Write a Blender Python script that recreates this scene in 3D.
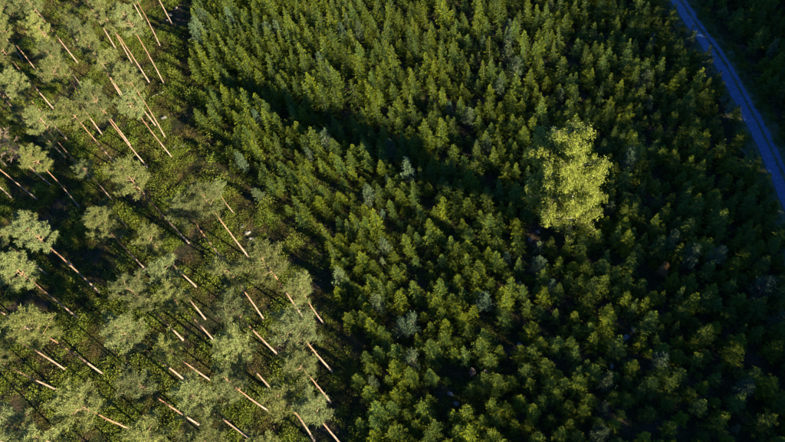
import bpy, math, random
import numpy as np
from mathutils import Matrix, Vector
R_ = math.radians
scene = bpy.context.scene
for o in list(bpy.data.objects): bpy.data.objects.remove(o)
C = scene.collection

# ------------------------------------------------------------------ camera
CAM_H = 85.0
cam_d = bpy.data.cameras.new('camera'); cam = bpy.data.objects.new('camera', cam_d); C.objects.link(cam)
cam_d.sensor_width = 36.0; cam_d.lens = 27.97; cam_d.clip_start = 1.0; cam_d.clip_end = 3000.0
cam.matrix_world = Matrix(((0.964513, 0.264035, 0.0, 0.0),
                           (-0.218352, 0.797632, -0.562233, 0.0),
                           (-0.148449, 0.542281, 0.826979, CAM_H),
                           (0, 0, 0, 1)))
scene.camera = cam

# ------------------------------------------------------------------ sky, sun, exposure
SUN_AZ, SUN_EL = -48.0, 17.0            # low evening sun, shadows run to the upper left
w = bpy.data.worlds.new('World'); scene.world = w; w.use_nodes = True
nt = w.node_tree; nt.nodes.clear()
sky = nt.nodes.new('ShaderNodeTexSky'); sky.sky_type = 'NISHITA'; sky.sun_disc = False
sky.sun_elevation = R_(SUN_EL); sky.sun_rotation = R_(90.0 - SUN_AZ)
sky.air_density = 1.0; sky.dust_density = 0.3; sky.ozone_density = 10.0
bg = nt.nodes.new('ShaderNodeBackground'); bg.inputs['Strength'].default_value = 0.05
wo = nt.nodes.new('ShaderNodeOutputWorld')
nt.links.new(sky.outputs[0], bg.inputs[0]); nt.links.new(bg.outputs[0], wo.inputs[0])
sd = bpy.data.lights.new('sun', 'SUN'); so = bpy.data.objects.new('sun', sd); C.objects.link(so)
sd.energy = 5.0; sd.angle = R_(0.5); sd.color = (1.0, 0.83, 0.54)
az, el = R_(SUN_AZ), R_(SUN_EL)
so.location = (120, -120, 90)
so.rotation_euler = Vector((-math.cos(el)*math.cos(az), -math.cos(el)*math.sin(az), -math.sin(el))).to_track_quat('-Z', 'Y').to_euler()
scene.view_settings.view_transform = 'Standard'; scene.view_settings.look = 'None'
scene.view_settings.exposure = 2.65; scene.view_settings.gamma = 1.0
scene.view_settings.use_curve_mapping = False
scene.render.engine = 'CYCLES'
scene.cycles.max_bounces = 6; scene.cycles.diffuse_bounces = 2; scene.cycles.glossy_bounces = 2
scene.cycles.transmission_bounces = 4; scene.cycles.transparent_max_bounces = 4

rng = np.random.default_rng(7); random.seed(7)

# ------------------------------------------------------------------ helpers
def gz(x, y):
    return 0.35*np.sin(x*0.071+1.0)*np.cos(y*0.057) + 0.12*np.sin(x*0.31+y*0.17) + 0.08*np.sin(y*0.41-x*0.23)

class Geo:
    """collects quads with a tint per face"""
    def __init__(s): s.v=[]; s.f=[]; s.t=[]; s.n=0
    def quads(s, V, tint):                       # V: (N,4,3)
        V=np.asarray(V,float); N=len(V)
        if N==0: return
        s.v.append(V.reshape(-1,3)); s.f.append(np.arange(N*4).reshape(-1,4)+s.n)
        s.t.append(np.broadcast_to(np.asarray(tint,float),(N,)).copy()); s.n+=N*4
    def tube(s, P, rad, sides=6, tint=0.5, cap=True):
        P=np.asarray(P,float); rad=np.asarray(rad,float); n=len(P)
        d=np.gradient(P,axis=0); d/=np.linalg.norm(d,axis=1)[:,None]+1e-9
        ref=np.where(np.abs(d[:,2:3])>0.9,np.array([[1.,0,0]]),np.array([[0,0,1.]]))
        a=np.cross(d,ref); a/=np.linalg.norm(a,axis=1)[:,None]; b=np.cross(d,a)
        th=np.linspace(0,2*np.pi,sides,endpoint=False)
        V=P[:,None]+rad[:,None,None]*(np.cos(th)[None,:,None]*a[:,None]+np.sin(th)[None,:,None]*b[:,None])
        s.v.append(V.reshape(-1,3)); i=np.arange(n-1)[:,None]*sides; j=np.arange(sides)[None]; k=(j+1)%sides
        F=np.stack([i+j,i+k,i+sides+k,i+sides+j],-1).reshape(-1,4)+s.n
        s.f.append(F); s.t.append(np.full(len(F),tint)); s.n+=n*sides
        if cap:
            for base in (0,(n-1)*sides):
                F=np.array([[base,base+q,base+q+1,base+min(q+2,sides-1)] for q in range(1,sides-1,2) ])+s.n-n*sides
                F=np.array([r for r in F if len(set(r))==4])
                if len(F): s.f.append(F); s.t.append(np.full(len(F),tint))
    def mesh(s, name, mat, smooth=False):
        me=bpy.data.meshes.new(name); V=np.concatenate(s.v); F=np.concatenate(s.f); T=np.concatenate(s.t)
        me.vertices.add(len(V)); me.vertices.foreach_set('co',V.astype(np.float32).ravel())
        me.loops.add(F.size); me.loops.foreach_set('vertex_index',F.astype(np.int32).ravel())
        me.polygons.add(len(F)); me.polygons.foreach_set('loop_start',np.arange(0,F.size,4,dtype=np.int32))
        a=me.attributes.new('tint','FLOAT','FACE'); a.data.foreach_set('value',T.astype(np.float32))
        if smooth: me.polygons.foreach_set('use_smooth',np.ones(len(F),bool))
        me.materials.append(mat); me.update(calc_edges=True)
        return me

def unit(v): return v/(np.linalg.norm(v,axis=-1,keepdims=True)+1e-9)
def blades(base, dirs, L, W, roll=None, droop=0.0, mid=0.45):
    """diamond-shaped blades: base point, direction, length, width"""
    dirs=unit(dirs); N=len(base)
    r=rng.normal(size=(N,3)) if roll is None else roll+0.9*rng.normal(size=(N,3))
    s=unit(np.cross(dirs,r)); L=np.broadcast_to(L,(N,))[:,None]; W=np.broadcast_to(W,(N,))[:,None]
    m=base+dirs*L*mid; t=base+dirs*L+np.array([0,0,-1.])*droop*L
    return np.stack([base,m-s*W*0.5,t,m+s*W*0.5],1)

def empty(name, loc, rz=0.0, sc=1.0):
    o=bpy.data.objects.new(name,None); C.objects.link(o); o.empty_display_size=0.3
    o.location=loc; o.rotation_euler=(0,0,rz); o.scale=(sc,sc,sc) if np.isscalar(sc) else sc
    return o
def part(name, me, parent):
    o=bpy.data.objects.new(name,me); C.objects.link(o); o.parent=parent; return o
def tag(o, label=None, cat=None, group=None, kind=None):
    if label: o['label']=label
    if cat: o['category']=cat
    if group: o['group']=group
    if kind: o['kind']=kind
    return o

# ------------------------------------------------------------------ materials
def new_mat(name):
    m=bpy.data.materials.new(name); m.use_nodes=True; m.node_tree.nodes.clear(); return m, m.node_tree
def N(nt,t,**kw):
    n=nt.nodes.new(t)
    for k,v in kw.items(): setattr(n,k,v)
    return n
def ramp(nt, stops):
    n=N(nt,'ShaderNodeValToRGB'); e=n.color_ramp.elements
    while len(e)>1: e.remove(e[-1])
    e[0].position=stops[0][0]; e[0].color=(*stops[0][1],1)
    for p,c in stops[1:]:
        q=e.new(p); q.color=(*c,1)
    return n
def foliage(name, dark, light, alt, trans=0.35, gloss=0.25, altw=0.5):
    """leaf colour: varies from twig to twig (tint) and from plant to plant (Object Info random)"""
    m,nt=new_mat(name); L=nt.links.new
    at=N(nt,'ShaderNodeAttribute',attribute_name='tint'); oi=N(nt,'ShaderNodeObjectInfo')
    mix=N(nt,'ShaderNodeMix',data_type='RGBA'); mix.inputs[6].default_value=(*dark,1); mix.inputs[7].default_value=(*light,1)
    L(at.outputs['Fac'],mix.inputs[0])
    pw=N(nt,'ShaderNodeMath',operation='MULTIPLY'); pw.inputs[1].default_value=altw; L(oi.outputs['Random'],pw.inputs[0])
    mix2=N(nt,'ShaderNodeMix',data_type='RGBA'); L(pw.outputs[0],mix2.inputs[0]); L(mix.outputs[2],mix2.inputs[6]); mix2.inputs[7].default_value=(*alt,1)
    wn=N(nt,'ShaderNodeTexWhiteNoise',noise_dimensions='1D'); L(oi.outputs['Random'],wn.inputs['W'])
    mr=N(nt,'ShaderNodeMapRange'); mr.inputs[3].default_value=0.65; mr.inputs[4].default_value=1.3; L(wn.outputs[0],mr.inputs[0])
    hv=N(nt,'ShaderNodeHueSaturation'); L(mr.outputs[0],hv.inputs['Value']); L(mix2.outputs[2],hv.inputs['Color'])
    d=N(nt,'ShaderNodeBsdfPrincipled'); L(hv.outputs[0],d.inputs['Base Color']); d.inputs['Roughness'].default_value=0.6
    d.inputs['Specular IOR Level'].default_value=gloss
    tr=N(nt,'ShaderNodeBsdfTranslucent'); L(hv.outputs[0],tr.inputs['Color'])
    ms=N(nt,'ShaderNodeMixShader'); ms.inputs[0].default_value=trans; L(d.outputs[0],ms.inputs[1]); L(tr.outputs[0],ms.inputs[2])
    o=N(nt,'ShaderNodeOutputMaterial'); L(ms.outputs[0],o.inputs[0]); return m
def solid(name, stops, scale=4.0, rough=0.85, stretch=(1,1,1), bump=0.3, detail=6):
    m,nt=new_mat(name); L=nt.links.new
    tc=N(nt,'ShaderNodeTexCoord'); mp=N(nt,'ShaderNodeMapping'); mp.inputs['Scale'].default_value=stretch; L(tc.outputs['Object'],mp.inputs[0])
    no=N(nt,'ShaderNodeTexNoise'); no.inputs['Scale'].default_value=scale; no.inputs['Detail'].default_value=detail; L(mp.outputs[0],no.inputs[0])
    r=ramp(nt,stops); L(no.outputs[0],r.inputs[0])
    p=N(nt,'ShaderNodeBsdfPrincipled'); p.inputs['Roughness'].default_value=rough; L(r.outputs[0],p.inputs['Base Color'])
    b=N(nt,'ShaderNodeBump'); b.inputs['Strength'].default_value=bump; L(no.outputs[0],b.inputs['Height']); L(b.outputs[0],p.inputs['Normal'])
    o=N(nt,'ShaderNodeOutputMaterial'); L(p.outputs[0],o.inputs[0]); return m

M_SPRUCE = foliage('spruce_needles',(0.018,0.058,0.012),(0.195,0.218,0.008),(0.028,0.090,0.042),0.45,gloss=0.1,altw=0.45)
M_YPINE  = foliage('young_pine_needles',(0.042,0.072,0.030),(0.115,0.140,0.060),(0.040,0.082,0.055),0.3,altw=0.8,gloss=0.1)
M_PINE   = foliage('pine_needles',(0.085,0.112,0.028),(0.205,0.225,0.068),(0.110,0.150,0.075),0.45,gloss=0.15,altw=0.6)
M_BIRCH  = foliage('birch_leaves',(0.145,0.190,0.028),(0.280,0.320,0.060),(0.20,0.25,0.035),0.55)
M_SHRUB  = foliage('shrub_leaves',(0.040,0.085,0.010),(0.150,0.200,0.014),(0.140,0.140,0.020),0.5,altw=0.6)
M_COVER  = foliage('undergrowth_leaves',(0.034,0.055,0.010),(0.120,0.130,0.016),(0.110,0.080,0.030),0.45,altw=0.95)
M_DEAD   = foliage('dead_twigs',(0.12,0.09,0.075),(0.26,0.20,0.16),(0.20,0.15,0.13),0.05)
M_RUST   = foliage('rust_needles',(0.15,0.085,0.035),(0.27,0.16,0.06),(0.2,0.12,0.05),0.3)
M_TRUNK  = solid('spruce_bark',[(0.3,(0.035,0.026,0.020)),(0.7,(0.085,0.065,0.05))],8,stretch=(1,1,0.2))
M_STONE  = solid('grey_stone',[(0.3,(0.06,0.06,0.06)),(0.55,(0.13,0.122,0.122)),(0.75,(0.20,0.182,0.172))],3.0)
M_LOG    = solid('weathered_wood',[(0.3,(0.12,0.105,0.09)),(0.7,(0.30,0.27,0.24))],6,stretch=(1,1,6))

def pine_bark():                                            # grey-brown plates low down, flaky orange bark higher up the stem
    m,nt=new_mat('pine_bark'); L=nt.links.new
    tc=N(nt,'ShaderNodeTexCoord'); sx=N(nt,'ShaderNodeSeparateXYZ'); L(tc.outputs['Object'],sx.inputs[0])
    mp=N(nt,'ShaderNodeMapping'); mp.inputs['Scale'].default_value=(1,1,0.25); L(tc.outputs['Object'],mp.inputs[0])
    no=N(nt,'ShaderNodeTexNoise'); no.inputs['Scale'].default_value=5; no.inputs['Detail'].default_value=6; L(mp.outputs[0],no.inputs[0])
    mr=N(nt,'ShaderNodeMapRange'); mr.inputs[1].default_value=2.0; mr.inputs[2].default_value=11.0; L(sx.outputs[2],mr.inputs[0])
    a=ramp(nt,[(0.3,(0.065,0.048,0.038)),(0.7,(0.21,0.165,0.14))]); L(no.outputs[0],a.inputs[0])
    b=ramp(nt,[(0.3,(0.06,0.032,0.019)),(0.7,(0.19,0.105,0.06))]); L(no.outputs[0],b.inputs[0])
    mx=N(nt,'ShaderNodeMix',data_type='RGBA'); L(mr.outputs[0],mx.inputs[0]); L(a.outputs[0],mx.inputs[6]); L(b.outputs[0],mx.inputs[7])
    p=N(nt,'ShaderNodeBsdfPrincipled'); p.inputs['Roughness'].default_value=0.85; L(mx.outputs[2],p.inputs['Base Color'])
    bp=N(nt,'ShaderNodeBump'); bp.inputs['Strength'].default_value=0.4; L(no.outputs[0],bp.inputs['Height']); L(bp.outputs[0],p.inputs['Normal'])
    o=N(nt,'ShaderNodeOutputMaterial'); L(p.outputs[0],o.inputs[0]); return m
M_PBARK = pine_bark()
M_LIMB = solid('limb_bark',[(0.3,(0.07,0.05,0.032)),(0.7,(0.18,0.12,0.07))],6)
def birch_bark():
    m,nt=new_mat('birch_bark'); L=nt.links.new
    tc=N(nt,'ShaderNodeTexCoord'); mp=N(nt,'ShaderNodeMapping'); mp.inputs['Scale'].default_value=(0.8,0.8,3.0); L(tc.outputs['Object'],mp.inputs[0])
    no=N(nt,'ShaderNodeTexNoise'); no.inputs['Scale'].default_value=1.6; no.inputs['Detail'].default_value=4; L(mp.outputs[0],no.inputs[0])
    r=ramp(nt,[(0.36,(0.05,0.045,0.04)),(0.44,(0.40,0.39,0.37)),(0.8,(0.55,0.54,0.52))]); L(no.outputs[0],r.inputs[0])
    p=N(nt,'ShaderNodeBsdfPrincipled'); p.inputs['Roughness'].default_value=0.7; L(r.outputs[0],p.inputs['Base Color'])
    o=N(nt,'ShaderNodeOutputMaterial'); L(p.outputs[0],o.inputs[0]); return m
M_BBARK = birch_bark()
def ground_mat():
    m,nt=new_mat('forest_floor'); L=nt.links.new
    tc=N(nt,'ShaderNodeTexCoord')
    n1=N(nt,'ShaderNodeTexNoise'); n1.inputs['Scale'].default_value=0.35; n1.inputs['Detail'].default_value=8; L(tc.outputs['Object'],n1.inputs[0])
    n2=N(nt,'ShaderNodeTexNoise'); n2.inputs['Scale'].default_value=3.5; n2.inputs['Detail'].default_value=8; L(tc.outputs['Object'],n2.inputs[0])
    r1=ramp(nt,[(0.3,(0.010,0.016,0.006)),(0.48,(0.020,0.026,0.009)),(0.62,(0.046,0.034,0.023))]); L(n1.outputs[0],r1.inputs[0])
    r2=ramp(nt,[(0.3,(0.35,0.35,0.35)),(0.7,(1.25,1.2,1.1))]); L(n2.outputs[0],r2.inputs[0])
    mx=N(nt,'ShaderNodeMix',data_type='RGBA',blend_type='MULTIPLY'); mx.inputs[0].default_value=1.0; L(r1.outputs[0],mx.inputs[6]); L(r2.outputs[0],mx.inputs[7])
    p=N(nt,'ShaderNodeBsdfPrincipled'); p.inputs['Roughness'].default_value=0.95; p.inputs['Specular IOR Level'].default_value=0.1; L(mx.outputs[2],p.inputs['Base Color'])
    b=N(nt,'ShaderNodeBump'); b.inputs['Strength'].default_value=0.5; b.inputs['Distance'].default_value=0.12; L(n2.outputs[0],b.inputs['Height']); L(b.outputs[0],p.inputs['Normal'])
    o=N(nt,'ShaderNodeOutputMaterial'); L(p.outputs[0],o.inputs[0]); return m
M_GROUND = ground_mat()
M_ROAD  = solid('skylit_blue_gravel',[(0.3,(0.012,0.034,0.090)),(0.55,(0.022,0.060,0.150)),(0.75,(0.042,0.092,0.20))],2.2,rough=0.45,bump=0.5,detail=9)  # blue skylight on the shaded road is put into the gravel's base colour
M_VERGE = solid('verge_soil',[(0.3,(0.03,0.045,0.02)),(0.7,(0.07,0.085,0.035))],1.8,rough=0.95,bump=0.7)

# ------------------------------------------------------------------ layout in metres on the ground
PINES=[(-59.48,122.18,21),(-51.08,124.78,21),(-43.09,110.25,21.5),(-41.3,95.69,20.5),(-37.54,128.14,21),(-40.35,120.87,17),(-73.64,129.52,21),(-52.43,96.8,20.5),(-63.38,101.55,16),(-48.83,106.92,20),(-46.52,102.65,19),(-42.71,84.52,21),(-54.86,86.71,19),(-56.16,79.45,17),(-35.25,64.42,23),(-56.11,66.2,15.5),(-50.99,59.13,22),(-60.82,65.8,17),(-70.2,86.4,17),(-34.25,55.27,17.5),(-54.59,55.43,20),(-55.91,46.56,17.5),(-49.73,44.15,21.5),(-57.29,43.79,17),(-36.46,39.29,22),(-36.74,46.21,20.5),(-41.33,31.93,22),(-34.86,32.25,20.5),(-17.37,44.36,23),(-14.41,42.61,15),(-22.26,39.82,20),(-23.66,46.05,19),(-23.2,33.73,21),(-24.29,31.32,19),(-14.33,34.59,21),(-15.36,30.22,19),(-27.69,28.47,21.5),(-18.58,25.64,20),(-32.73,38.41,16),(-33.01,48.83,18.5),(-31.61,44.37,18),(-24.88,57.99,20.5),(-29.04,58.49,18.5),(-49.9,79.26,11),(-42.74,60.97,18),(-14.73,23.8,19),(-51.98,31.99,20),(-34.28,25.48,20),(-45.86,27.91,21),(-59.76,34.45,21),(-26.95,22.54,20),(-21.19,21.34,19),(-63.1,55.89,19),(-46.57,71.61,8),(-26.74,67.98,9),(-74.48,116.17,20),(-64.92,84.36,18),(-44.48,132.27,20),(-56.78,140.78,21),(-69.73,143.16,21),(-64.81,41.05,19),(-39.35,23.07,20),(-55.28,27.06,20),(-66.5,118.0,20),(-57.5,112.5,19.5),(-64.0,109.0,20.5),(-55.0,104.5,18),(-70.0,107.0,20),(-66.0,131.5,21),(-60.5,131.0,19),(-52.0,116.0,17),(-47.0,118.0,19),(-72.5,95.5,19.5),(-60.0,93.5,15),(-46.5,92.0,17),(-54.0,134.0,20),(-79.0,122.0,20),(-39.47,91.87,19),(-47.74,85.24,20),(-37.92,85.63,18),(-60.2,98.68,19),(-39.5,107.68,20),(-64.47,122.44,20)]
PINE_EDGE=[(-31.43,161.1),(-34.28,127.88),(-35.52,107.42),(-31.32,88.11),(-24.76,69.58),(-21.98,58.9),(-16.15,43.82),(-12.63,32.18),(-13.4,20.39),(-15.24,5.62)]
SPRUCE_EDGE=[(-26.63,158.75),(-31.34,122.88),(-31.01,104.05),(-30.11,91.81),(-23.33,79.45),(-16.72,64.2),(-13.13,52.69),(-9.79,43.33),(-10.06,33.78),(-11.95,20.01),(-14.41,5.43)]
ROAD_L=[(66.67,101.39),(65.08,91.56),(64.39,85.65),(64.0,76.76),(62.97,66.09),(61.9,59.38),(60.9,54.33),(59.6,48.42),(57.9,40.62),(55.0,30.0),(51.0,18.0),(46.0,5.0)]
ROAD_R=[(69.3,100.32),(67.9,90.5),(67.3,83.93),(66.9,75.97),(65.9,66.96),(64.9,60.19),(63.9,54.36),(62.7,48.34),(61.2,41.0),(58.3,29.2),(54.2,17.0),(49.0,4.0)]
ROAD_L=[(69.6,125.0),(68.0,111.0)]+ROAD_L; ROAD_R=[(72.4,124.5),(70.8,110.5)]+ROAD_R
CLEAR=[(20.88,48.08,2.6),(24.2,46.9,2.4),(2.0,26.63,1.9),(0.93,30.67,1.8),(0.5,34.73,1.5),(11.87,32.23,2.2),(-3.54,40.42,1.9),(26.82,28.66,1.7),(5.96,28.65,1.6),(0.55,25.58,1.6)]
ROCKS=[(-39.81,97.74),(-37.85,131.73),(-36.35,133.43),(-38.85,129.85),(-24.77,63.16),(-24.19,61.69),(-25.54,64.71),(-37.43,88.43),(-36.01,88.19),(-42.67,114.88),(-43.12,113.72),(-47.64,69.73),(1.37,26.95),(1.79,25.39),(2.34,23.82),(8.11,32.69),(12.99,31.12),(-3.1,39.6),(27.41,28.02),(28.82,28.87),(23.94,24.76),(20.27,47.3),(49.77,36.82),(21.96,48.32)]
PALE=[(3.06,70.08),(29.77,81.6),(29.68,86.0),(-21.68,68.77),(-23.73,77.09),(19.36,41.2),(4.86,65.19),(20.65,44.6),(21.57,22.23),(18.01,16.11),(37.31,16.63),(46.37,28.43),(60.2,69.65),(18.13,73.08),(-2.68,62.14),(-1.06,37.65),(-5.4,42.0),(9.86,37.78),(-10.2,48.03),(-2.4,32.18),(60.6,76.2),(48.89,70.0),(29.12,22.71),(46.24,23.74),(-7.73,76.92)]
def edge_x(E, y):
    ys=np.array([p[1] for p in E])[::-1]; xs=np.array([p[0] for p in E])[::-1]
    return np.interp(y,ys,xs)

# ------------------------------------------------------------------ ground
ax=np.concatenate([np.linspace(-900,-140,14)[:-1],np.linspace(-140,170,187),np.linspace(170,900,14)[1:]])
ay=np.concatenate([np.linspace(-900,-40,14)[:-1],np.linspace(-40,200,145),np.linspace(200,1100,14)[1:]])
X,Y=np.meshgrid(ax,ay); Z=gz(X,Y)
gV=np.stack([X,Y,Z],-1).reshape(-1,3); nx=len(ax); ny=len(ay)
ii=np.arange(ny-1)[:,None]*nx; jj=np.arange(nx-1)[None]
gF=np.stack([ii+jj,ii+jj+1,ii+nx+jj+1,ii+nx+jj],-1).reshape(-1,4)
g=Geo(); g.v=[gV]; g.f=[gF]; g.t=[np.zeros(len(gF))]; 
go=bpy.data.objects.new('ground',g.mesh('ground',M_GROUND,True)); C.objects.link(go); tag(go,kind='structure')

# ------------------------------------------------------------------ gravel road with two wheel tracks and a grassy strip
def resample(P, n):
    P=np.array(P,float); d=np.r_[0,np.cumsum(np.linalg.norm(np.diff(P,axis=0),axis=1))]
    s=np.linspace(0,d[-1],n); Q=np.stack([np.interp(s,d,P[:,0]),np.interp(s,d,P[:,1])],-1)
    k=np.ones(9)/9
    for c in range(2):
        pad=np.r_[2*Q[0,c]-Q[4:0:-1,c],Q[:,c],2*Q[-1,c]-Q[-2:-6:-1,c]]; Q[:,c]=np.convolve(pad,k,'valid')
    return Q
RL=resample(ROAD_L,120); RR=resample(ROAD_R,120)
def strip(name, a, b, lift, mat, wob=0.0, cols=5):
    js=np.linspace(0,1,cols); wa=wob*rng.normal(size=120); wb=wob*rng.normal(size=120)
    fa=(a+wa)[:,None]; fb=(b+wb)[:,None]; t=fa+(fb-fa)*js[None]
    P=RL[:,None]+(RR-RL)[:,None]*t[...,None]
    z=gz(P[...,0],P[...,1])+lift
    V=np.concatenate([P,z[...,None]],-1).reshape(-1,3)
    i=np.arange(119)[:,None]*cols; j=np.arange(cols-1)[None]
    F=np.stack([i+j,i+j+1,i+cols+j+1,i+cols+j],-1).reshape(-1,4)
    gg=Geo(); gg.v=[V]; gg.f=[F]; gg.t=[np.zeros(len(F))]
    o=bpy.data.objects.new(name,gg.mesh(name,mat,True)); C.objects.link(o); return o
tag(strip('road_verge',np.full(120,-0.75),np.full(120,1.6),0.06,M_VERGE,0.08,9),kind='structure')
gs=strip('grass_strip',np.full(120,0.60),np.full(120,0.73),0.16,M_VERGE,0.025,4); tag(gs,kind='structure')
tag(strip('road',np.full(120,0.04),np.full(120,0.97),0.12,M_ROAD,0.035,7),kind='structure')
def road_t(x,y):
    """distance from the road's middle line"""
    Mid=(RL+RR)/2; d=np.hypot(Mid[None,:,0]-np.atleast_1d(x)[:,None],Mid[None,:,1]-np.atleast_1d(y)[:,None]); return d.min(1)
def road_side(x,y):
    Mid=(RL+RR)/2; return np.atleast_1d(x)-np.interp(np.atleast_1d(y),Mid[::-1,1],Mid[::-1,0])

def joined(me_a, me_b, name, smooth=False):
    """crown and trunk of one shape as one two-material mesh, for scattering"""
    me=bpy.data.meshes.new(name); Vs=[];Fs=[];Ts=[];Ms=[];n=0
    for k,m in enumerate((me_a,me_b)):
        v=np.empty(len(m.vertices)*3,np.float32); m.vertices.foreach_get('co',v); f=np.empty(len(m.loops),np.int32); m.loops.foreach_get('vertex_index',f)
        t=np.empty(len(m.polygons),np.float32); m.attributes['tint'].data.foreach_get('value',t)
        Vs.append(v.reshape(-1,3)); Fs.append(f.reshape(-1,4)+n); Ts.append(t); Ms.append(np.full(len(t),k,np.int32)); n+=len(m.vertices)
    gg=Geo(); gg.v=Vs; gg.f=Fs; gg.t=Ts; me=gg.mesh(name,me_a.materials[0],smooth); me.materials.append(me_b.materials[0])
    me.polygons.foreach_set('material_index',np.concatenate(Ms)); return me

# ------------------------------------------------------------------ tree shapes
def tint(n, lo=0.0, hi=1.0): return lo+(hi-lo)*rng.random(n)

def spruce_meshes(h=6.0, R=1.25, whorls=15, mat=None, name='crown', dense=1.0, power=0.85, up=1.0):
    """layered conical crown: whorls of branches, each carrying flat sprays of twigs"""
    g=Geo(); zs=np.linspace(0.10,0.985,whorls); zs=np.clip(zs+rng.normal(size=whorls)*0.008,0.05,0.99)
    lean=rng.normal(size=2)*0.015*h
    for zi in zs:
        r=R*(1-zi)**power*(0.75+0.45*rng.random())+0.06
        nb=int(rng.integers(6,9)*dense) if zi<0.93 else 5
        a0=rng.random()*6.28
        for b in range(nb):
            a=a0+6.283*b/nb+rng.normal()*0.18; L=r*(0.62+0.6*rng.random())
            e=R_(-6+46*zi**1.5*up+rng.normal()*7)
            d=np.array([math.cos(a)*math.cos(e),math.sin(a)*math.cos(e),math.sin(e)])
            o=np.array([lean[0]*zi,lean[1]*zi,zi*h+rng.normal()*0.05]); side=np.array([-math.sin(a),math.cos(a),0])
            # spine
            g.quads(blades(o[None],d[None],L*1.02,0.07+0.03*L,roll=np.array([[0,0,1.]]),droop=0.05),tint(1,0.3,0.7))
            n=max(2,int(L/0.14)); s=(np.arange(n)+0.6)/n; s=np.repeat(s,2); sg=np.tile([1,-1],n)
            base=o+d*(L*s)[:,None]+rng.normal(size=(2*n,3))*0.02
            fw=0.75+0.5*rng.random(2*n)
            dirs=d[None]*fw[:,None]+side[None]*sg[:,None]*(0.75+0.4*rng.random(2*n))[:,None]+np.array([0,0,1.])*(rng.normal(size=2*n)*0.22-0.05)[:,None]
            tl=(0.16+0.34*L*(1-s*0.75))*(0.7+0.6*rng.random(2*n))
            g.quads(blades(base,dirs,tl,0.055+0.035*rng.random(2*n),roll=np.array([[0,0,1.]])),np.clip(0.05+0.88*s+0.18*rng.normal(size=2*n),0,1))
            # shoots standing up along the spray
            k=max(2,n); s2=rng.random(k)*0.9+0.1
            g.quads(blades(o+d*(L*s2)[:,None],d[None]+np.array([0,0,1.])*(0.7+rng.random(k))[:,None]+rng.normal(size=(k,3))*0.4,0.14+0.12*rng.random(k),0.05),np.clip(s2*0.8+0.2*rng.normal(size=k),0,1))
    # leader
    top=np.array([lean[0],lean[1],h*0.95]); k=9
    g.quads(blades(np.tile(top,(k,1)),np.array([0,0,1.])+rng.normal(size=(k,3))*0.35,0.30+0.2*rng.random(k),0.08),tint(k,0.5,1.0))
    g.quads(blades(np.tile(top,(3,1)),np.array([0,0,1.])+rng.normal(size=(3,3))*0.05,0.07*h+0.15,0.07),tint(3,0.4,1.0))
    t=Geo(); t.tube([[0,0,-0.2],[lean[0]*0.5,lean[1]*0.5,h*0.5],[lean[0],lean[1],h*0.97]],[0.07,0.035,0.01],6)
    k=int(90*dense); q=0.08+0.85*rng.random(k); a=rng.random(k)*6.28          # short inner twigs along the stem
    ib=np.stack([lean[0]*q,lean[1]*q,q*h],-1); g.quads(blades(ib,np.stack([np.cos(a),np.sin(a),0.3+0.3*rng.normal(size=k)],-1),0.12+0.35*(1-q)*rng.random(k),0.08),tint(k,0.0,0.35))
    return g.mesh(name,mat or M_SPRUCE), t.mesh('trunk',M_TRUNK,True)

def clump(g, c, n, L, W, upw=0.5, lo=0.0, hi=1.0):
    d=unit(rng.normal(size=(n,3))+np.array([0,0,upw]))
    g.quads(blades(c+d*0.04,d,L*(0.7+0.6*rng.random(n)),W),np.clip(lo+(hi-lo)*rng.random(n)+0.25*d[:,2]-0.1,0,1))

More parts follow.
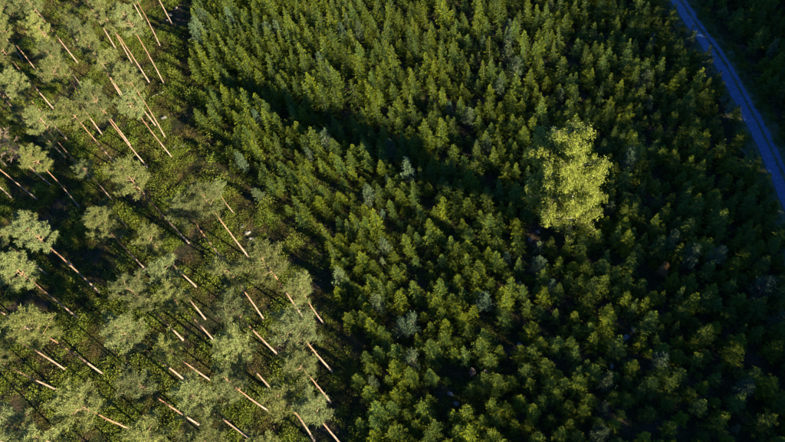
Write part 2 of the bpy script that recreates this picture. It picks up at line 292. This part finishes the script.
def pine_meshes(h=20.0, R=2.7, cb=0.60, limbs=34, needles=True):
    """bare curved stem with orange upper bark, crooked limbs, needle tufts at the limb ends"""
    t=Geo(); n=14; z=np.linspace(0,1,n); bend=rng.normal(size=2)*0.018*h; wob=rng.normal(size=(n,2))*0.04
    px=bend[0]*np.sin(z*2.6)+wob[:,0]*z; py=bend[1]*np.sin(z*2.1)+wob[:,1]*z
    P=np.stack([px,py,z*h*0.985],-1); P[0,2]=-0.3
    rad=0.128*(1-z)**0.7+0.02; rad[0]=0.18; t.tube(P,rad,8)
    stem=lambda q: np.array([np.interp(q,z,P[:,0]),np.interp(q,z,P[:,1]),q*h*0.985])
    lm=Geo(); g=Geo()
    ga=rng.random()*6.28
    for i in range(limbs):
        q=cb+(0.985-cb)*((i+rng.random()*0.8)/limbs)**0.9; s=(q-cb)/(1-cb)
        prof=(0.62+0.95*s if s<0.35 else 0.95*(1-((s-0.35)/0.65)**1.9)+0.16)
        L=R*prof*(0.65+0.5*rng.random()); a=ga+i*2.399+rng.normal()*0.35; e=R_(4+42*s+rng.normal()*9)
        d=np.array([math.cos(a)*math.cos(e),math.sin(a)*math.cos(e),math.sin(e)]); o=stem(q)
        pts=[o+d*L*f+np.array([0,0,0.16*L*f*f])+rng.normal(size=3)*0.07*f for f in (0,0.35,0.7,1.0)]
        lm.tube(pts,[0.05+0.012*L,0.04,0.025,0.012],4,cap=False)
        if not needles:
            k=46; bs=np.array([pts[0]+(pts[3]-pts[0])*f for f in rng.random(k)])
            g.quads(blades(bs,d+rng.normal(size=(k,3))*0.7,0.5+0.6*rng.random(k),0.05),tint(k)); continue
        m=int(7+L*5.0)
        for j in range(m):
            f=0.34+0.66*(j+rng.random())/m; b=o+d*L*f+np.array([0,0,0.16*L*f*f])
            sd_=unit(d*0.6+rng.normal(size=3)*np.array([0.8,0.8,0.45])+np.array([0,0,0.25])); sl=(0.25+0.75*rng.random())*(1.2-0.5*f)*min(1,L*0.5)
            c=b+sd_*sl; lm.tube([b,b+(c-b)*0.5+np.array([0,0,0.03]),c],[0.02,0.015,0.008],3,cap=False)
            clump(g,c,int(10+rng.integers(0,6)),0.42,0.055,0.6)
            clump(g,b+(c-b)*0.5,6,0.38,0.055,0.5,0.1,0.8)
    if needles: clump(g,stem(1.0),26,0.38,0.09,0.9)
    for i in range(6):                                    # dead stubs below the crown
        q=cb*(0.55+0.45*rng.random()); a=rng.random()*6.28; o=stem(q); d=np.array([math.cos(a),math.sin(a),0.1*rng.normal()-0.05]); L=0.3+0.5*rng.random()
        lm.tube([o,o+d*L*0.5,o+d*L+np.array([0,0,-0.1*L])],[0.025,0.018,0.008],3,cap=False)
    return joined(t.mesh('stem',M_PBARK),lm.mesh('limbs',M_LIMB),'trunk',True), g.mesh('crown',M_PINE if needles else M_DEAD)

def ypine_meshes(h=4.6, R=1.25, mat=None, dens=1.0):
    """young pine or sallow: loose bushy crown of long upright shoots"""
    g=Geo(); t=Geo(); t.tube([[0,0,-0.2],[0.05,0,h*0.5],[0,0.04,h*0.93]],[0.075,0.05,0.012],6)
    for q in np.linspace(0.15,0.95,11):
        nb=7
        r=R*(1.15-q)**0.6*(0.35+0.75*min(1,q*3))
        for b in range(nb):
            a=rng.random()*6.28; e=R_(18+45*q+rng.normal()*10); L=r*(0.55+0.55*rng.random())
            d=np.array([math.cos(a)*math.cos(e),math.sin(a)*math.cos(e),math.sin(e)]); o=np.array([0,0,q*h])
            t.tube([o,o+d*L*0.5,o+d*L],[0.022,0.016,0.008],3,cap=False)
            for f in (0.45,0.75,1.0):
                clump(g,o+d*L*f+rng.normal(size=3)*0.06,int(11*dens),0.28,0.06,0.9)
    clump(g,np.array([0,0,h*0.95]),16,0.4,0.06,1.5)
    return g.mesh('crown',mat or M_YPINE), t.mesh('trunk',M_TRUNK,True)

def bush_mesh(name, r=0.6, h=0.9, n=150, leaf=0.13, mat=None, stems=9):
    g=Geo()
    for i in range(stems):
        a=rng.random()*6.28; rr=r*math.sqrt(rng.random())*0.85; hh=h*(0.5+0.5*rng.random())*(1-0.45*(rr/r)**2)
        c=np.array([math.cos(a)*rr,math.sin(a)*rr,hh*0.72]); k=n//stems
        g.quads(blades(np.tile([[0,0,-0.03]],(2,1)),np.tile(c*1.1,(2,1)),float(np.linalg.norm(c))*1.25,0.035,mid=0.15),tint(2,0.0,0.1))
        p=c+rng.normal(size=(k,3))*np.array([0.22*r+0.06,0.22*r+0.06,0.22*h+0.03]); p[:,2]=np.maximum(p[:,2],0.03)
        d=unit(p-np.array([0,0,h*0.2]))*0.8+rng.normal(size=(k,3))*0.6+np.array([0,0,0.2])
        g.quads(blades(p,d,leaf*(0.8+0.6*rng.random(k)),leaf*0.6,droop=0.2),np.clip(0.35+0.25*rng.normal()+0.3*rng.normal(size=k),0,1))
    return g.mesh(name,mat or M_SHRUB)

# ------------------------------------------------------------------ prototypes shared by the copies
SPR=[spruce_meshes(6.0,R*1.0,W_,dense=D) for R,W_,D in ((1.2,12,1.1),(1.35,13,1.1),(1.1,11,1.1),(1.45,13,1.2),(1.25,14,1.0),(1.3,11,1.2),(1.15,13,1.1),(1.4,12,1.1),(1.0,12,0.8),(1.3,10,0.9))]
YPI=[ypine_meshes(4.6,1.2),ypine_meshes(4.4,1.35),ypine_meshes(4.8,1.1),ypine_meshes(4.2,1.3,dens=0.7)]
PIN=[pine_meshes(20.0,R,cb,lb) for R,cb,lb in ((2.5,0.67,26),(2.35,0.64,26),(2.75,0.69,28),(2.25,0.70,22),(2.5,0.62,30),(2.4,0.66,25),(2.65,0.70,25),(2.3,0.68,26))]
BUSH=[bush_mesh('leaves',0.65,1.3,200,0.15),bush_mesh('leaves',0.9,1.1,260,0.15,stems=13),bush_mesh('leaves',0.5,1.7,180,0.15),bush_mesh('leaves',0.8,1.5,260,0.16,stems=12)]

def instances(name, pts, scl, rot, var, meshes):
    """one object that scatters the given shapes over its points (for what runs past the countable ones)"""
    src=bpy.data.collections.new(name+'_shapes')
    for i,me in enumerate(meshes):
        o=bpy.data.objects.new('%s_shape_%02d'%(name,i),me); src.objects.link(o)
    me=bpy.data.meshes.new(name); n=len(pts); me.vertices.add(n); me.vertices.foreach_set('co',np.asarray(pts,np.float32).ravel())
    for nm,ty,val in (('scl','FLOAT_VECTOR',scl),('rot','FLOAT_VECTOR',rot)):
        a=me.attributes.new(nm,ty,'POINT'); a.data.foreach_set('vector',np.asarray(val,np.float32).ravel())
    a=me.attributes.new('var','INT','POINT'); a.data.foreach_set('value',np.asarray(var,np.int32))
    ob=bpy.data.objects.new(name,me); C.objects.link(ob)
    ng=bpy.data.node_groups.new(name,'GeometryNodeTree'); ng.interface.new_socket('Geometry',in_out='INPUT',socket_type='NodeSocketGeometry'); ng.interface.new_socket('Geometry',in_out='OUTPUT',socket_type='NodeSocketGeometry')
    gi=ng.nodes.new('NodeGroupInput'); go_=ng.nodes.new('NodeGroupOutput'); ip=ng.nodes.new('GeometryNodeInstanceOnPoints'); ci=ng.nodes.new('GeometryNodeCollectionInfo')
    ci.inputs['Collection'].default_value=src; ci.inputs['Separate Children'].default_value=True; ci.inputs['Reset Children'].default_value=True
    ip.inputs['Pick Instance'].default_value=True
    def na(nm,dt):
        q=ng.nodes.new('GeometryNodeInputNamedAttribute'); q.data_type=dt; q.inputs[0].default_value=nm; return q.outputs[0]
    L=ng.links.new
    L(gi.outputs[0],ip.inputs['Points']); L(ci.outputs[0],ip.inputs['Instance']); L(na('var','INT'),ip.inputs['Instance Index'])
    L(na('rot','FLOAT_VECTOR'),ip.inputs['Rotation']); L(na('scl','FLOAT_VECTOR'),ip.inputs['Scale']); L(ip.outputs[0],go_.inputs[0])
    md=ob.modifiers.new('scatter','NODES'); md.node_group=ng
    return ob
# ------------------------------------------------------------------ where the young spruces stand
Rc=np.array([[0.964513,0.264035,0.0],[-0.218352,0.797632,-0.562233],[-0.148449,0.542281,0.826979]])
def view(x,y,z):
    """(depth, inside the picture?) used only to choose which plants are built one by one"""
    c=(np.stack([x,y,z-CAM_H],-1))@Rc; dep=-c[:,2]; u=c[:,0]/dep; v=c[:,1]/dep
    return dep,(np.abs(u)<392.5/610)&(np.abs(v)<221/610)&(dep>0)
def poisson(x0,x1,y0,y1,dmin,tries):
    cell=dmin/1.4142; gx=int((x1-x0)/cell)+1; gy=int((y1-y0)/cell)+1; grid=-np.ones((gx,gy),int); out=[]
    cand=np.stack([x0+(x1-x0)*rng.random(tries),y0+(y1-y0)*rng.random(tries)],-1)
    for p in cand:
        i,j=int((p[0]-x0)/cell),int((p[1]-y0)/cell); ok=True
        for a in range(max(0,i-2),min(gx,i+3)):
            for b in range(max(0,j-2),min(gy,j+3)):
                k=grid[a,b]
                if k>=0 and (out[k][0]-p[0])**2+(out[k][1]-p[1])**2<dmin*dmin: ok=False; break
            if not ok: break
        if ok: grid[i,j]=len(out); out.append(p)
    return np.array(out)
S=poisson(-40,112,-6,178,1.62,70000)
x,y=S[:,0],S[:,1]
keep=(x>edge_x(SPRUCE_EDGE,y)+1.3*rng.normal(size=len(x)))
rd=road_t(x,y); rs=road_side(x,y)
keep&=~((rs<0)&(rd<2.7))&~((rs>=0)&(rd<4.4))
for cx,cy,r in CLEAR: keep&=np.hypot(x-cx,y-cy)>r
for cx,cy in PALE: keep&=np.hypot(x-cx,y-cy)>1.35
keep&=np.hypot(x-36.19,y-35.6)>1.2
# only ground that the picture or a step to the side of it shows
dep,_=view(x,y,gz(x,y)); c=(np.stack([x,y,gz(x,y)-CAM_H],-1))@Rc; u=c[:,0]/dep; v=c[:,1]/dep
keep&=(np.abs(u)<0.643*1.13)&(v>-0.362*1.28)&(v<0.362*1.15)
lump=np.sin(x*0.55+1.7*np.sin(y*0.33))+np.sin(y*0.6+1.5*np.sin(x*0.4))+0.7*np.sin(x*1.3-y*1.1)
keep&=rng.random(len(x))>np.where(lump<-1.2,0.28,0.04)
S=S[keep]; x,y=S[:,0],S[:,1]; n=len(S)
hgt=rng.normal(4.4,1.0,n)+0.6*np.sin(x*0.11+2)*np.sin(y*0.09)
hgt+=np.where((x<0)&(y>85),1.0,0)
hgt=np.clip(hgt,2.1,7.0); hgt=np.where(rng.random(n)<0.12,hgt*0.6,hgt)
kind=rng.random(n)
is_yp=(kind<0.035)                                         # scattered young pines among the spruces
dep,ins=view(x,y,gz(x,y)+3.0)
var=rng.integers(0,len(SPR),n); rz=rng.random(n)*6.283
def wscale(h): return 1.1*(h/4.5)**0.5
order=np.argsort(np.where(ins&~is_yp,dep/ hgt**0.3,1e9)); chosen=np.zeros(n,bool); chosen[order[:300]]=True
def screen(px,py,pz=0.0):
    c=np.array([px,py,pz-CAM_H])@Rc; return float(c[0]/-c[2])*610/392.5, float(c[1]/-c[2])*610/221   # -1..1, for wording only
def spruce_words(px,py):
    u,v=screen(px,py,3.0)
    row='along the bottom edge' if v<-0.78 else ('just above the bottom rows' if v<-0.5 else 'below the middle')
    col=('beside the pine stand' if u<-0.02 else 'by the rocky gap' if u<0.22 else 'right of the rocky gap' if u<0.42 else 'near the edge of the shade' if u<0.62 else 'in the shade' if u<0.82 else 'in the dark far right')
    tone='sunlit yellow-green' if u<0.35 else 'green' if u<0.6 else 'dark'
    return 'young %s spruce %s, %s'%(tone,row,col)
LAND=[((26.5,46.8),'the foot of the big birch'),((36.19,35.6),'the rusty dying sapling'),((5.2,28.56),'the leftmost dead sapling'),((8.29,26.36),'the rightmost dead sapling'),((19.36,41.2),'the whitish-green young pine below the birch'),((21.57,22.23),'the pale yellowish young pine low in the right-hand shade'),((46.37,28.43),'the large teal-grey young pine'),((37.31,16.63),'the grey twiggy sapling in the corner'),((11.87,32.23),'the wide gap with stones')]
NEAR={}
ci_=np.nonzero(chosen)[0]
for (lx,ly),ph in LAND:
    q=ci_[np.argmin(np.hypot(x[ci_]-lx,y[ci_]-ly))]
    if q not in NEAR and np.hypot(x[q]-lx,y[q]-ly)<6: NEAR[q]='young spruce standing closest to '+ph
for i in np.nonzero(chosen)[0]:
    k=var[i]; s=hgt[i]/6.0; ws=wscale(hgt[i])*(0.85+0.3*random.random())
    o=empty('young_spruce',(x[i],y[i],float(gz(x[i],y[i]))),rz[i],(ws,ws,s)); lb=spruce_words(x[i],y[i]); gp='spruces '+lb.split('spruce ')[1]
    tag(o,NEAR.get(i,lb),'spruce',None if i in NEAR else gp); part('trunk',SPR[k][1],o); part('crown',SPR[k][0],o)
rest=np.nonzero(~chosen&~is_yp)[0]; ws=wscale(hgt[rest])*(0.85+0.3*rng.random(len(rest)))
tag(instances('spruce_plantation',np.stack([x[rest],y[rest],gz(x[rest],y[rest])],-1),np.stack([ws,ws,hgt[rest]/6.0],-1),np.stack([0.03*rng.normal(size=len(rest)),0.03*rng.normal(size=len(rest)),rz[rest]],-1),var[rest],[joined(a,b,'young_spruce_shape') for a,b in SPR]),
    'dense plantation of young dark green spruces filling the middle and right','plantation',kind='stuff')
def young_pine(px,py,h,label,group,k,name='young_pine',ms=None,wf=1.0):
    o=empty(name,(px,py,float(gz(px,py))),random.random()*6.28,(h/4.6*wf,h/4.6*wf,h/4.6)); tag(o,label,'young pine' if name=='young_pine' else 'sapling',group)
    a,b=(ms or YPI[k%4]); part('trunk',b,o); part('crown',a,o); return o
for k,i in enumerate(np.nonzero(is_yp&ins)[0]):
    u_,v_=screen(x[i],y[i],3.0); ar=('beyond the road' if road_side(x[i],y[i])[0]>0 else ('at the top' if v_>0.6 else 'above the middle' if v_>0.2 else 'in the middle' if v_>-0.25 else 'below the middle' if v_>-0.65 else 'at the bottom')+(', left part' if u_<-0.15 else ', central part' if u_<0.3 else ', shaded right part'))
    young_pine(x[i],y[i],hgt[i]*0.92,'small grey-green young pine among the spruces, '+ar,'scattered young pines, '+ar,k)
PALE_L=['silvery grey-green young pine in the upper middle, left of the birch','pale bushy young pine up and left of the birch, nearer of two','pale bushy young pine up and left of the birch, farther of two','pale olive sapling alone on dark ground right of the pine stand','light green sapling at the pine stand edge, above another sapling','whitish-green young pine just below and left of the birch','grey-green young pine in the middle of the sunlit spruces','pale sapling at the edge of the dark gap left of the birch foot','pale yellowish young pine in the lower right shade, near the bottom','cream-green sapling at the very bottom edge, right of the middle','grey twiggy sapling in the dark lower right corner','large teal-grey young pine in the dark right side','pale olive sapling at the left edge of the blue road','grey-green young pine up and left of the birch, in the sunlit spruces','pale young pine in the left middle spruces, below the silvery one','pale sapling above the narrow rocky gap','grey-green sapling beside the small dark gap in the left middle','pale green young pine above the wide gap with stones','pale sapling at the left edge of the plantation beside the tall pines','pale young pine left of the narrow rocky gap','grey sapling beside the upper bend of the blue road','blue-grey young pine between the birch and the road','grey-green young pine low in the right-hand shade','grey-green young pine at the lower right edge of the picture','grey young pine in the long shadow across the upper left spruces']
for k,(px,py) in enumerate(PALE):
    young_pine(px,py,(5.6,5.5,5.2,4.4,5.0,4.8,5.6,3.4,4.8,5.0,5.2,6.4,5.2)[k] if k<13 else 5.3,PALE_L[k],'pale young pines and saplings',k,wf=1.15)
rust=ypine_meshes(3.6,0.9,M_RUST,0.8)
young_pine(36.19,35.6,4.6,'small rusty orange dying sapling in the dark right side','',0,name='dying_sapling',ms=rust)
ds=ypine_meshes(3.4,0.8,M_DEAD,0.6)
for (px,py),lb in zip([(5.2,28.56),(6.86,27.79),(8.29,26.36)],['leftmost of three dead pinkish-grey saplings by the rocky gap','middle of three dead pinkish-grey saplings by the rocky gap','rightmost of three dead pinkish-grey saplings by the rocky gap']):
    young_pine(px,py,3.4,lb,'dead saplings',0,name='dead_sapling',ms=ds)

# ------------------------------------------------------------------ the stand of tall pines
def ordinal(k): return ['first','second','third','fourth','fifth','sixth','seventh','eighth','ninth','tenth','eleventh','twelfth','thirteenth','fourteenth','fifteenth','sixteenth','seventeenth','eighteenth','nineteenth','twentieth'][k]
bands=[(0.72,9,'in the top row of stem feet'),(0.48,0.72,'in the second row from the top'),(0.22,0.48,'in the third row from the top'),(-0.12,0.22,'in the row just above the middle'),(-0.38,-0.12,'in the row just above mid-height of the lower half'),(-0.62,-0.38,'in the third row from the bottom'),(-0.84,-0.62,'in the second row from the bottom'),(-1.0,-0.84,'in the bottom row of stem feet')]
bands[3]=(-0.12,0.22,'in the row of stem feet at mid-height'); bands[4]=(-0.38,-0.12,'in the row just below mid-height')
PL={}; FEET=[screen(p[0],p[1]) for p in PINES]
for lo,hi,ph in bands:
    idx=sorted([i for i,(u_,v_) in enumerate(FEET) if lo<=v_<hi and v_<=1 and u_>=-1],key=lambda i:FEET[i][0])
    for k,i in enumerate(idx): PL[i]='tall pine, foot %s from the left %s'%(ordinal(k),ph)
for i in range(len(PINES)):
    if i not in PL:
        u_,v_=FEET[i]; PL[i]='pine crown reaching in from the bottom edge, foot outside the picture' if v_<-1 else 'pine cut off by the left edge' if u_<-1 else 'pine above the top edge of the picture'
PL[28]='tallest pine at the stand edge, long orange stem, double crown against spruces'
PL[29]='shorter pine tucked against the tall double-crowned pine at the stand edge'
PL[53]='very small grey-green pine between tall stems in the middle of the stand'
PL[54]='small pine at the stand edge beside the dark stony strip'
PL[34]='pine standing out farthest into the spruces at the stand edge, wide crown'
for i,(px,py,h) in enumerate(PINES):
    k=i%len(PIN); s=h/20.0; ws=s if h<15 else s**0.5*1.0
    if h<12: s=h/20.0; ws=s*1.5
    o=empty('pine_tree',(px,py,float(gz(px,py))),random.random()*6.28,(ws,ws,s)); o.rotation_euler=(random.gauss(0,0.018),random.gauss(0,0.018),random.random()*6.28)
    tag(o,PL[i],'pine tree','tall pines in the left stand'); 
    for nm,me in zip(('trunk','crown'),PIN[k]): part(nm,me,o)
dp=pine_meshes(20.0,2.4,0.55,34,False)
o=empty('dead_pine',(-62.38,87.01,float(gz(-62.38,87.01))),0.7,(0.95,0.95,0.85)); tag(o,'dead brown needleless pine at the left edge of the picture','pine tree')
for nm,me in zip(('trunk','crown'),dp): part(nm,me,o)

# ------------------------------------------------------------------ the big birch with two stems
def birch():
    t=Geo(); lm=Geo(); g=Geo()
    stems=[(np.array([0,0,0.]),np.array([-2.3,0.2,0.]),26.0,0.26,44),(np.array([-1.25,1.2,0.]),np.array([-3.3,0.6,0.]),22.5,0.23,38)]
    for b,lean,h,r0,nl in stems:
        z=np.linspace(0,1,12); P=b+lean*(z**1.3)[:,None]+np.stack([0.15*np.sin(z*5),0.15*np.cos(z*4)-0.15,z*h*0.97],-1); P[0,2]=-0.3
        t.tube(P,r0*(1-z)**0.8+0.02,9)
        for i in range(nl):
            q=0.12+0.87*min(1,max(0,(i+rng.normal()*2.0)/nl)); o=np.array([np.interp(q,z,P[:,k]) for k in range(3)])
            a=i*2.4+rng.normal()*0.4+(0.6 if b[0]<0 else 0); prof=max(0.05,math.sin(math.pi*min(0.93,max(0.2,q*0.86+0.06))))**0.6
            L=4.8*prof*(0.62+0.5*rng.random())+0.6; e=R_(30+26*q+rng.normal()*15)
            d=np.array([math.cos(a)*math.cos(e),math.sin(a)*math.cos(e),math.sin(e)])
            f=np.linspace(0,1,6); LP=o+d*(L*f)[:,None]+np.array([0,0,-0.30])*(L*f**2)[:,None]+rng.normal(size=(6,3))*0.06*f[:,None]
            lm.tube(LP,(0.06+0.008*L)*(1-f)+0.012,4,cap=False)
            ns=int(7+L*3.0)
            for j in range(ns):
                fj=0.22+0.78*(j+rng.random())/ns; p=np.array([np.interp(fj,f,LP[:,k]) for k in range(3)])
                aa=a+rng.normal()*0.9; sl=(0.5+0.9*rng.random())*(1.2-0.5*fj)
                tip=p+np.array([math.cos(aa)*sl,math.sin(aa)*sl,0.25*sl+0.15*rng.normal()]); lm.tube([p,(p+tip)/2+np.array([0,0,0.08]),tip],[0.02,0.014,0.007],3,cap=False)
                tone=np.clip(0.5+0.22*rng.normal(),0.05,0.95)
                for k in range(7 if q>0.42 else 4):         # hanging strands of leaves
                    st=p+(tip-p)*rng.random()+rng.normal(size=3)*0.25; hl=0.5+1.5*rng.random(); m=12
                    s=rng.random(m); pp=st+np.stack([0.12*rng.normal(size=m),0.12*rng.normal(size=m),-hl*s],-1)
                    g.quads(blades(pp,rng.normal(size=(m,3))*0.7+np.array([0,0,-0.5]),0.17+0.08*rng.random(m),0.13),np.clip(tone+0.25*rng.normal(size=m),0,1))
    return joined(t.mesh('stem',M_BBARK),lm.mesh('limbs',M_TRUNK),'trunk',True),g.mesh('crown',M_BIRCH)
o=empty('birch_tree',(26.51,46.83,float(gz(26.51,46.83)))); tag(o,'big lone yellow-green birch with two white stems, rising above the spruces','birch tree')
for nm,me in zip(('trunk','crown'),birch()): part(nm,me,o)

# ------------------------------------------------------------------ shrubs and undergrowth below the pines
def scatter_pts(n, f):
    out=[]
    while len(out)<n:
        px=-95+140*rng.random(); py=10+165*rng.random()
        if f(px,py): out.append((px,py))
    return np.array(out)
def vis(px,py):
    c=np.array([px,py,-CAM_H])@Rc; d=-c[2]; return d>0 and abs(c[0]/d)<0.643*1.1 and -0.362*1.15<c[1]/d<0.362*1.12
def patch(px,py): return math.sin(px*0.42+1.3*math.sin(py*0.21))+math.sin(py*0.37+1.1*math.sin(px*0.27))+0.6*math.sin(px*0.9-py*0.8)
stand=lambda px,py: px<float(edge_x(PINE_EDGE,py)) and vis(px,py)
SB=scatter_pts(290,lambda px,py: stand(px,py) and patch(px,py)>-0.3)
for k,(px,py) in enumerate(SB):
    s=0.6+1.1*random.random()**1.5; o=bpy.data.objects.new('shrub',BUSH[k%4]); C.objects.link(o)
    o.location=(px,py,float(gz(px,py))-0.03); o.rotation_euler=(0,0,random.random()*6.28); o.scale=(s*1.1,s*1.1,s)
    u_,v_=screen(px,py); ar=('in the top' if v_>0.6 else 'in the upper' if v_>0.2 else 'in the middle' if v_>-0.25 else 'in the lower' if v_>-0.65 else 'in the bottom')+(' left' if u_<-0.75 else ' centre' if u_<-0.5 else ' right')
    tag(o,'leafy yellow-green shrub between pine stems %s of the pine stand'%ar,'shrub','shrubs '+ar+' of the pine stand')
# bushy saplings on the strip between the pines and the plantation
EB=scatter_pts(34,lambda px,py: 56<py<122 and float(edge_x(PINE_EDGE,py))-2.0<px<float(edge_x(SPRUCE_EDGE,py))+1.0 and all(math.hypot(px-q[0],py-q[1])>1.2 for q in ROCKS))
for k,(px,py) in enumerate(EB):
    s_=1.1+1.1*random.random(); o=bpy.data.objects.new('edge_sapling',BUSH[(1,3)[k%2]]); C.objects.link(o)
    o.location=(px,py,float(gz(px,py))-0.03); o.rotation_euler=(0,0,random.random()*6.28); o.scale=(s_*0.75,s_*0.75,s_*1.15)
    ar='upper' if py>95 else 'middle' if py>75 else 'lower'
    tag(o,'bushy sapling on the %s part of the strip between pine stand and plantation'%ar,'sapling','bushy saplings on the %s strip'%ar)
CV=[bush_mesh('cover',0.55,0.45,110,0.12,M_COVER,11),bush_mesh('cover',0.4,0.55,90,0.13,M_COVER,8),bush_mesh('cover',0.7,0.4,130,0.13,M_COVER,13),bush_mesh('cover',0.45,0.7,110,0.14,M_SHRUB,9),bush_mesh('cover',0.6,0.55,120,0.13,M_SHRUB,11)]
def cover(name,pts,smin,smax,label,cat):
    n=len(pts); s=smin+(smax-smin)*rng.random(n)**1.4
    pv=np.array([patch(a*1.7+9,b*1.7-4) for a,b in pts])+0.7*rng.normal(size=n)     # brighter leafy kinds and brownish kinds grow in patches
    vr=np.where(pv>0.35,3+rng.integers(0,2,n),rng.integers(0,3,n)); s=s*np.where(pv>0.35,1.15,0.85)
    tag(instances(name,np.stack([pts[:,0],pts[:,1],gz(pts[:,0],pts[:,1])-0.02],-1),np.stack([s*1.15,s*1.15,s],-1),np.stack([np.zeros(n),np.zeros(n),rng.random(n)*6.28],-1),vr,CV),label,cat,kind='stuff')
cover('undergrowth',scatter_pts(20000,lambda px,py: stand(px,py) and patch(px,py)+0.8*math.sin(px*2.1+py*1.3)*math.sin(py*1.7-px*0.6)>-1.65+1.3*rng.random()),0.4,1.5,'yellow-green low undergrowth covering the floor under the tall pines','undergrowth')
cover('ground_cover',scatter_pts(8000,lambda px,py: float(edge_x(PINE_EDGE,py))<=px<float(edge_x(SPRUCE_EDGE,py))+22 and vis(px,py)),0.4,1.1,'low dark green ground cover between pine stand and plantation','ground cover')
# grass in the road's middle strip and on its verges
def road_pts(n,a,b,gap=0.0):
    i=rng.integers(0,119,n); t=a+(b-a)*rng.random(n); f=rng.random(n)[:,None]; P=(RL[i]+(RR-RL)[i]*t[:,None])*(1-f)+(RL[i+1]+(RR-RL)[i+1]*t[:,None])*f
    if gap: P=P[(np.sin(P[:,1]*1.3)+np.sin(P[:,1]*0.47)+0.8*rng.normal(size=n))>gap]
    return P
cover('road_grass',np.concatenate([road_pts(1500,0.60,0.73),road_pts(260,0.25,0.5,0.4)]),0.2,0.42,'thin strip of grass growing between the wheel tracks of the road','grass')
cover('verge_grass',np.concatenate([road_pts(1500,1.04,1.9),road_pts(700,-0.75,-0.2)]),0.4,0.9,'low dark grass along both sides of the road','grass')

# ------------------------------------------------------------------ boulders, stones and a fallen stem
def rock_mesh():
    me=bpy.data.meshes.new('boulder'); import bmesh
    bm=bmesh.new(); bmesh.ops.create_icosphere(bm,subdivisions=3,radius=1.0)
    ph=rng.random(6)*6.28
    cuts=[unit(rng.normal(size=3)) for _ in range(7)]
    for v in bm.verts:
        p=np.array(v.co)
        for c_ in cuts:
            d=p@c_
            if d>0.72: p=p-c_*(d-0.72)*0.85
        p=p*(1+0.10*math.sin(3*p[0]+ph[0])*math.sin(3*p[1]+ph[1])+0.05*math.sin(8*p[2]+ph[2])*math.sin(7*p[0]+ph[3])); v.co=p
    bm.to_mesh(me); bm.free(); me.materials.append(M_STONE)
    for p in me.polygons: p.use_smooth=True
    return me
RK=[rock_mesh() for _ in range(5)]
RL_=['pale pink-grey boulder catching the sun below the fallen stem']+['bluish stone in the cluster on dark ground at the top of the strip']*3+['small grey stone in the dark strip beside the edge pines']*3+['pale stone at the upper edge of the pine stand']*2+['small stone near the foot of an upper left pine stem']*2+['grey stone on the floor in the middle of the pine stand']+['grey stone in the narrow rocky gap at the bottom middle']*3+['bluish stone at the left of the wide gap','bluish stone at the right of the wide gap','bluish stone in the small dark gap near the left middle','bluish stone in the right-hand gap, nearer one','bluish stone in the right-hand gap, farther one','bluish stone low in the right-hand shade','pinkish stone in the dark gap left of the birch foot','blue-grey stone at the far right in deep shade','small stone nearest the birch foot']
RS=[0.65,0.55,0.5,0.45,0.55,0.5,0.45,0.5,0.5,0.4,0.4,0.4,0.5,0.45,0.45,0.45,0.45,0.45,0.5,0.45,0.4,0.4,0.5,0.35]
for k,(px,py) in enumerate(ROCKS):
    o=bpy.data.objects.new('boulder',RK[k%5]); C.objects.link(o); s=RS[k]
    o.location=(px,py,float(gz(px,py))+0.25*s); o.scale=(s,s*0.8,s*0.62); o.rotation_euler=(0.2*random.random(),0.2*random.random(),random.random()*6.28)
    tag(o,RL_[k],'stone','stones on the forest floor')
lg=Geo(); lg.tube([[-1.5,0,0.0],[-0.5,0.08,0.02],[0.6,-0.03,0.0],[1.5,0.05,-0.02]],[0.11,0.10,0.085,0.06],8); lg.tube([[0.3,0,0],[0.6,0.5,0.15]],[0.04,0.015],5)
lo=bpy.data.objects.new('fallen_stem',lg.mesh('fallen_stem',M_LOG,True)); C.objects.link(lo); lo.location=(-40.6,104.85,float(gz(-40.6,104.85))+0.5); lo.rotation_euler=(0,0,0.2)
tag(lo,'short pale fallen stem lying at the upper edge of the pine stand','log')

# ------------------------------------------------------------------ tall forest beyond the road whose shade lies over the right side
FS=poisson(20,190,-120,120,3.1,14000)
ex=53+(FS[:,1]+31)*0.4375
FS=FS[(FS[:,0]>ex+2.0*rng.normal(size=len(FS)))&(FS[:,0]<ex+58)]
n=len(FS); h=rng.normal(26.0,2.6,n)
tag(instances('tall_forest',np.stack([FS[:,0],FS[:,1],gz(FS[:,0],FS[:,1])],-1),np.stack([h/6*0.75,h/6*0.75,h/6],-1),np.stack([np.zeros(n),np.zeros(n),rng.random(n)*6.28],-1),rng.integers(0,10,n),[joined(a,b,'tall_spruce_shape') for a,b in SPR]),
    'tall dark spruce forest standing beyond the road at the right','forest',kind='stuff')
